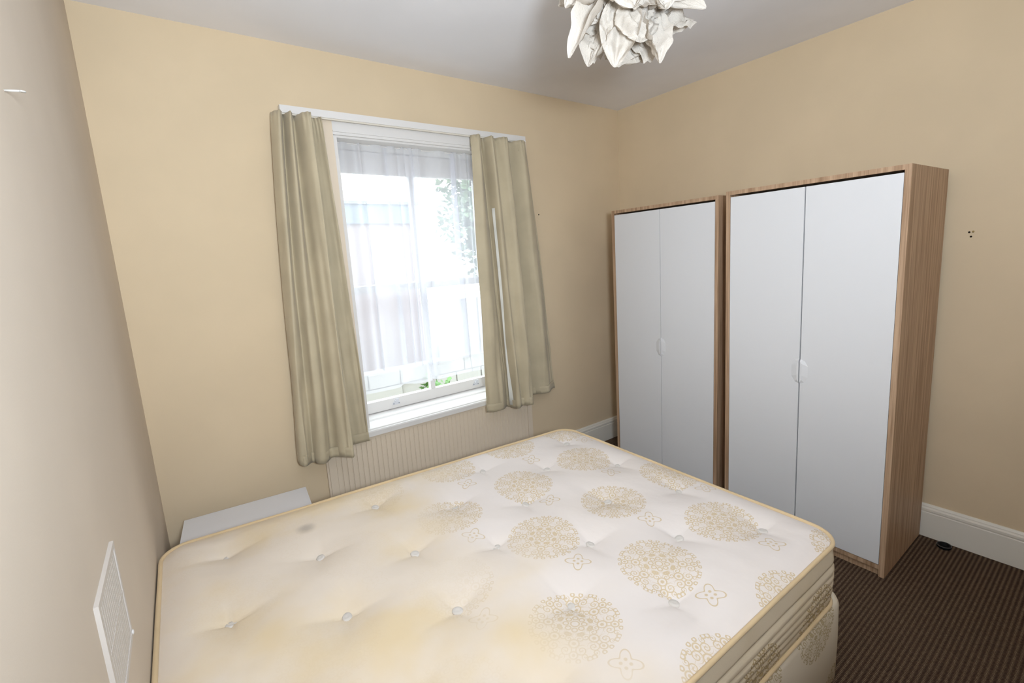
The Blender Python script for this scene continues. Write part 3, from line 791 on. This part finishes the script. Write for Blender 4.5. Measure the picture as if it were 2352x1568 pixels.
specs = [  # root, tip in lamp-centred view axes (right, up, away), half width, cup, ruffle
    ((-0.06, 0.01, -0.12), (0.230, -0.060, -0.05), 0.050, 0.05, 0.014),
    ((-0.02, 0.05, -0.15), (0.215, -0.030, -0.08), 0.050, -0.05, 0.014),
    ((0.04, -0.03, 0.02), (0.232, -0.050, 0.03), 0.060, 0.05, 0.022),
    ((-0.07, 0.06, -0.12), (-0.176, -0.226, -0.08), 0.034, 0.05, 0.012),
    ((-0.05, -0.03, -0.04), (-0.110, -0.205, 0.0), 0.050, 0.04, 0.022),
    ((-0.02, -0.05, -0.09), (-0.035, -0.224, -0.03), 0.055, 0.05, 0.024),
    ((0.05, -0.06, -0.05), (0.100, -0.212, -0.03), 0.045, 0.05, 0.022),
    ((0.03, -0.06, -0.09), (0.030, -0.175, -0.07), 0.070, -0.05, 0.028),
    ((-0.03, -0.02, -0.13), (-0.01, -0.13, -0.15), 0.075, 0.05, 0.026),
    ((0.05, -0.02, -0.12), (0.09, -0.12, -0.13), 0.060, 0.05, 0.026),
    ((-0.08, 0.0, -0.09), (-0.185, -0.060, -0.05), 0.050, 0.05, 0.020),
    ((-0.10, 0.03, -0.04), (-0.165, -0.110, 0.02), 0.050, -0.04, 0.020),
    ((0.06, 0.04, -0.08), (0.175, 0.02, -0.09), 0.070, 0.05, 0.022),
    ((0.05, -0.05, 0.03), (0.120, -0.135, 0.06), 0.060, 0.04, 0.024),
    ((0.0, 0.05, -0.14), (0.08, -0.03, -0.17), 0.080, 0.05, 0.024),
    ((-0.05, 0.06, -0.13), (-0.09, -0.04, -0.15), 0.070, 0.05, 0.022),
]
for i, (a, b, w_, c_, r_) in enumerate(specs): petal(cs(*a), cs(*b), w_, c_, r_, i+1)
rp = random.Random(11)
for i in range(26):
    th = rp.uniform(0, 2*PI); ph = math.acos(rp.uniform(-0.85, 1.0))
    d = Vector((math.sin(ph)*math.cos(th), math.sin(ph)*math.sin(th), math.cos(ph)))
    tn = d.cross(Vector((rp.uniform(-1, 1), rp.uniform(-1, 1), rp.uniform(-1, 1)))).normalized()
    a = L0+d*0.10-tn*0.05; b = L0+d*rp.uniform(0.15, 0.20)+tn*rp.uniform(0.03, 0.08)
    petal(a, b, rp.uniform(0.05, 0.08), rp.choice((-0.05, 0.05)), 0.022, 40+i)

# ------------------------------------------------------------------ outside the window
M_YARD = wall_paint('yard_paving', lin(150, 147, 142)); M_REND = wall_paint('pinkish_render', lin(152, 138, 137)); M_FASC = mat('grey_parapet_felt', lin(122, 132, 140), 0.8)
M_STONE = wall_paint('pale_stone_wall', lin(168, 166, 160))
o = obj('yard', bx(-14, 14, 0.3, 16, -0.25, -0.2), M_YARD); o['kind'] = 'structure'
nb = empty('extension_building', (-3.0, 4.2, -0.2)); tag(nb, 'pink rendered flat-roofed extension seen through the net curtain', 'building')
Pn = lambda n, b, m: obj(n, b, m, nb, bevel=0.004, seg=1)
Pn('wall', bx(-4.0, 3.02, -0.2, 2.8, 0, 2.30), M_REND); Pn('parapet', bx(-4.05, 3.07, -0.25, 2.85, 2.30, 2.56), M_FASC); Pn('coping', bx(-4.08, 3.10, -0.28, 2.88, 2.56, 2.60), mat('pale_coping', lin(140, 142, 146), 0.7))
gw = empty('garden_wall', (0, 2.6, -0.2)); tag(gw, 'low pale stone garden wall outside the window', 'wall')
rg = random.Random(5)
for r in range(3):
    xx = -4.0+rg.uniform(0, 0.2)
    while xx < 4.5:
        ww = rg.uniform(0.28, 0.5)
        bmx = bx(xx+0.006, xx+ww-0.006, rg.uniform(-0.02, 0.01), 0.22, r*0.17+0.006, r*0.17+0.164)
        obj('stone', bmx, M_STONE, gw, bevel=0.012, seg=1); xx += ww
obj('mortar', bx(-4.0, 4.6, 0.02, 0.2, 0, 0.51), M_STONE, gw)

def leafcloud(name, c, rx, ry, rz, n, size, m, parent, seed, flat=0.0):
    rr = random.Random(seed); vs = []; fs = []
    for i in range(n):
        while True:
            p = Vector((rr.uniform(-1, 1), rr.uniform(-1, 1), rr.uniform(-1, 1)))
            if 0.25 < p.length < 1: break
        p = Vector((p.x*rx, p.y*ry, p.z*rz))*(0.8+0.35*noise.noise(p*2.3+Vector((seed, 0, 0)))) + Vector(c)
        q = Matrix.Rotation(rr.uniform(0, 6.28), 3, 'Z') @ Matrix.Rotation(rr.uniform(-1, 1), 3, 'X') @ Matrix.Rotation(rr.uniform(-1, 1), 3, 'Y')
        s = size*rr.uniform(0.6, 1.3); k = len(vs)
        for a, b, h in ((-0.5, 0, 0), (0, -0.28, 0.06), (0.5, 0, 0), (0, 0.28, 0.06)): vs.append(p+q @ Vector((a*s, b*s, h*s)))
        fs.append((k, k+1, k+2, k+3))
    me = bpy.data.meshes.new(name); me.from_pydata([tuple(v) for v in vs], [], fs); me.update()
    return link(name, me, m, parent)
M_LEAF = mat('green_leaf', lin(112, 132, 100), 0.6); M_LEAF2 = mat('fresh_leaf', lin(104, 142, 84), 0.6); M_BARK = mat('bark', lin(96, 82, 66), 0.9)
tr = empty('garden_tree', (1.55, 4.0, -0.2)); tag(tr, 'leafy garden tree outside behind the net curtain', 'tree')
bm = bmesh.new(); tube(bm, [(0, 0, 0), (0.05, 0, 1.2), (-0.05, 0.05, 2.2)], 0.07, 10); obj('trunk', bm, M_BARK, tr, True)
o = leafcloud('foliage', (0, 0, 2.5), 1.25, 0.9, 1.35, 5200, 0.13, M_LEAF, tr, 3); o['kind'] = 'stuff'
for nm, lb, c, s, sd in (('potted_shrub', 'bright green shrub low outside the window near the narrow curtain', (-2.05, 0.75, -0.2), 0.30, 8), ('potted_shrub', 'green shrub low outside the window by the glazing bar', (-1.25, 1.0, -0.2), 0.28, 9)):
    r = empty(nm, c); tag(r, lb, 'shrub', 'shrubs under the window')
    bm = bmesh.new(); lathe(bm, [(0.10, 0), (0.14, 0.26), (0.15, 0.26), (0.15, 0.30), (0.13, 0.30), (0.12, 0.27)], 18); obj('pot', bm, mat('terracotta', lin(176, 116, 86), 0.8), r, True)
    o = leafcloud('leaves', (0, 0, 0.52), s*0.8, s*0.8, 0.30, 420, 0.07, M_LEAF2, r, sd); o['kind'] = 'stuff'
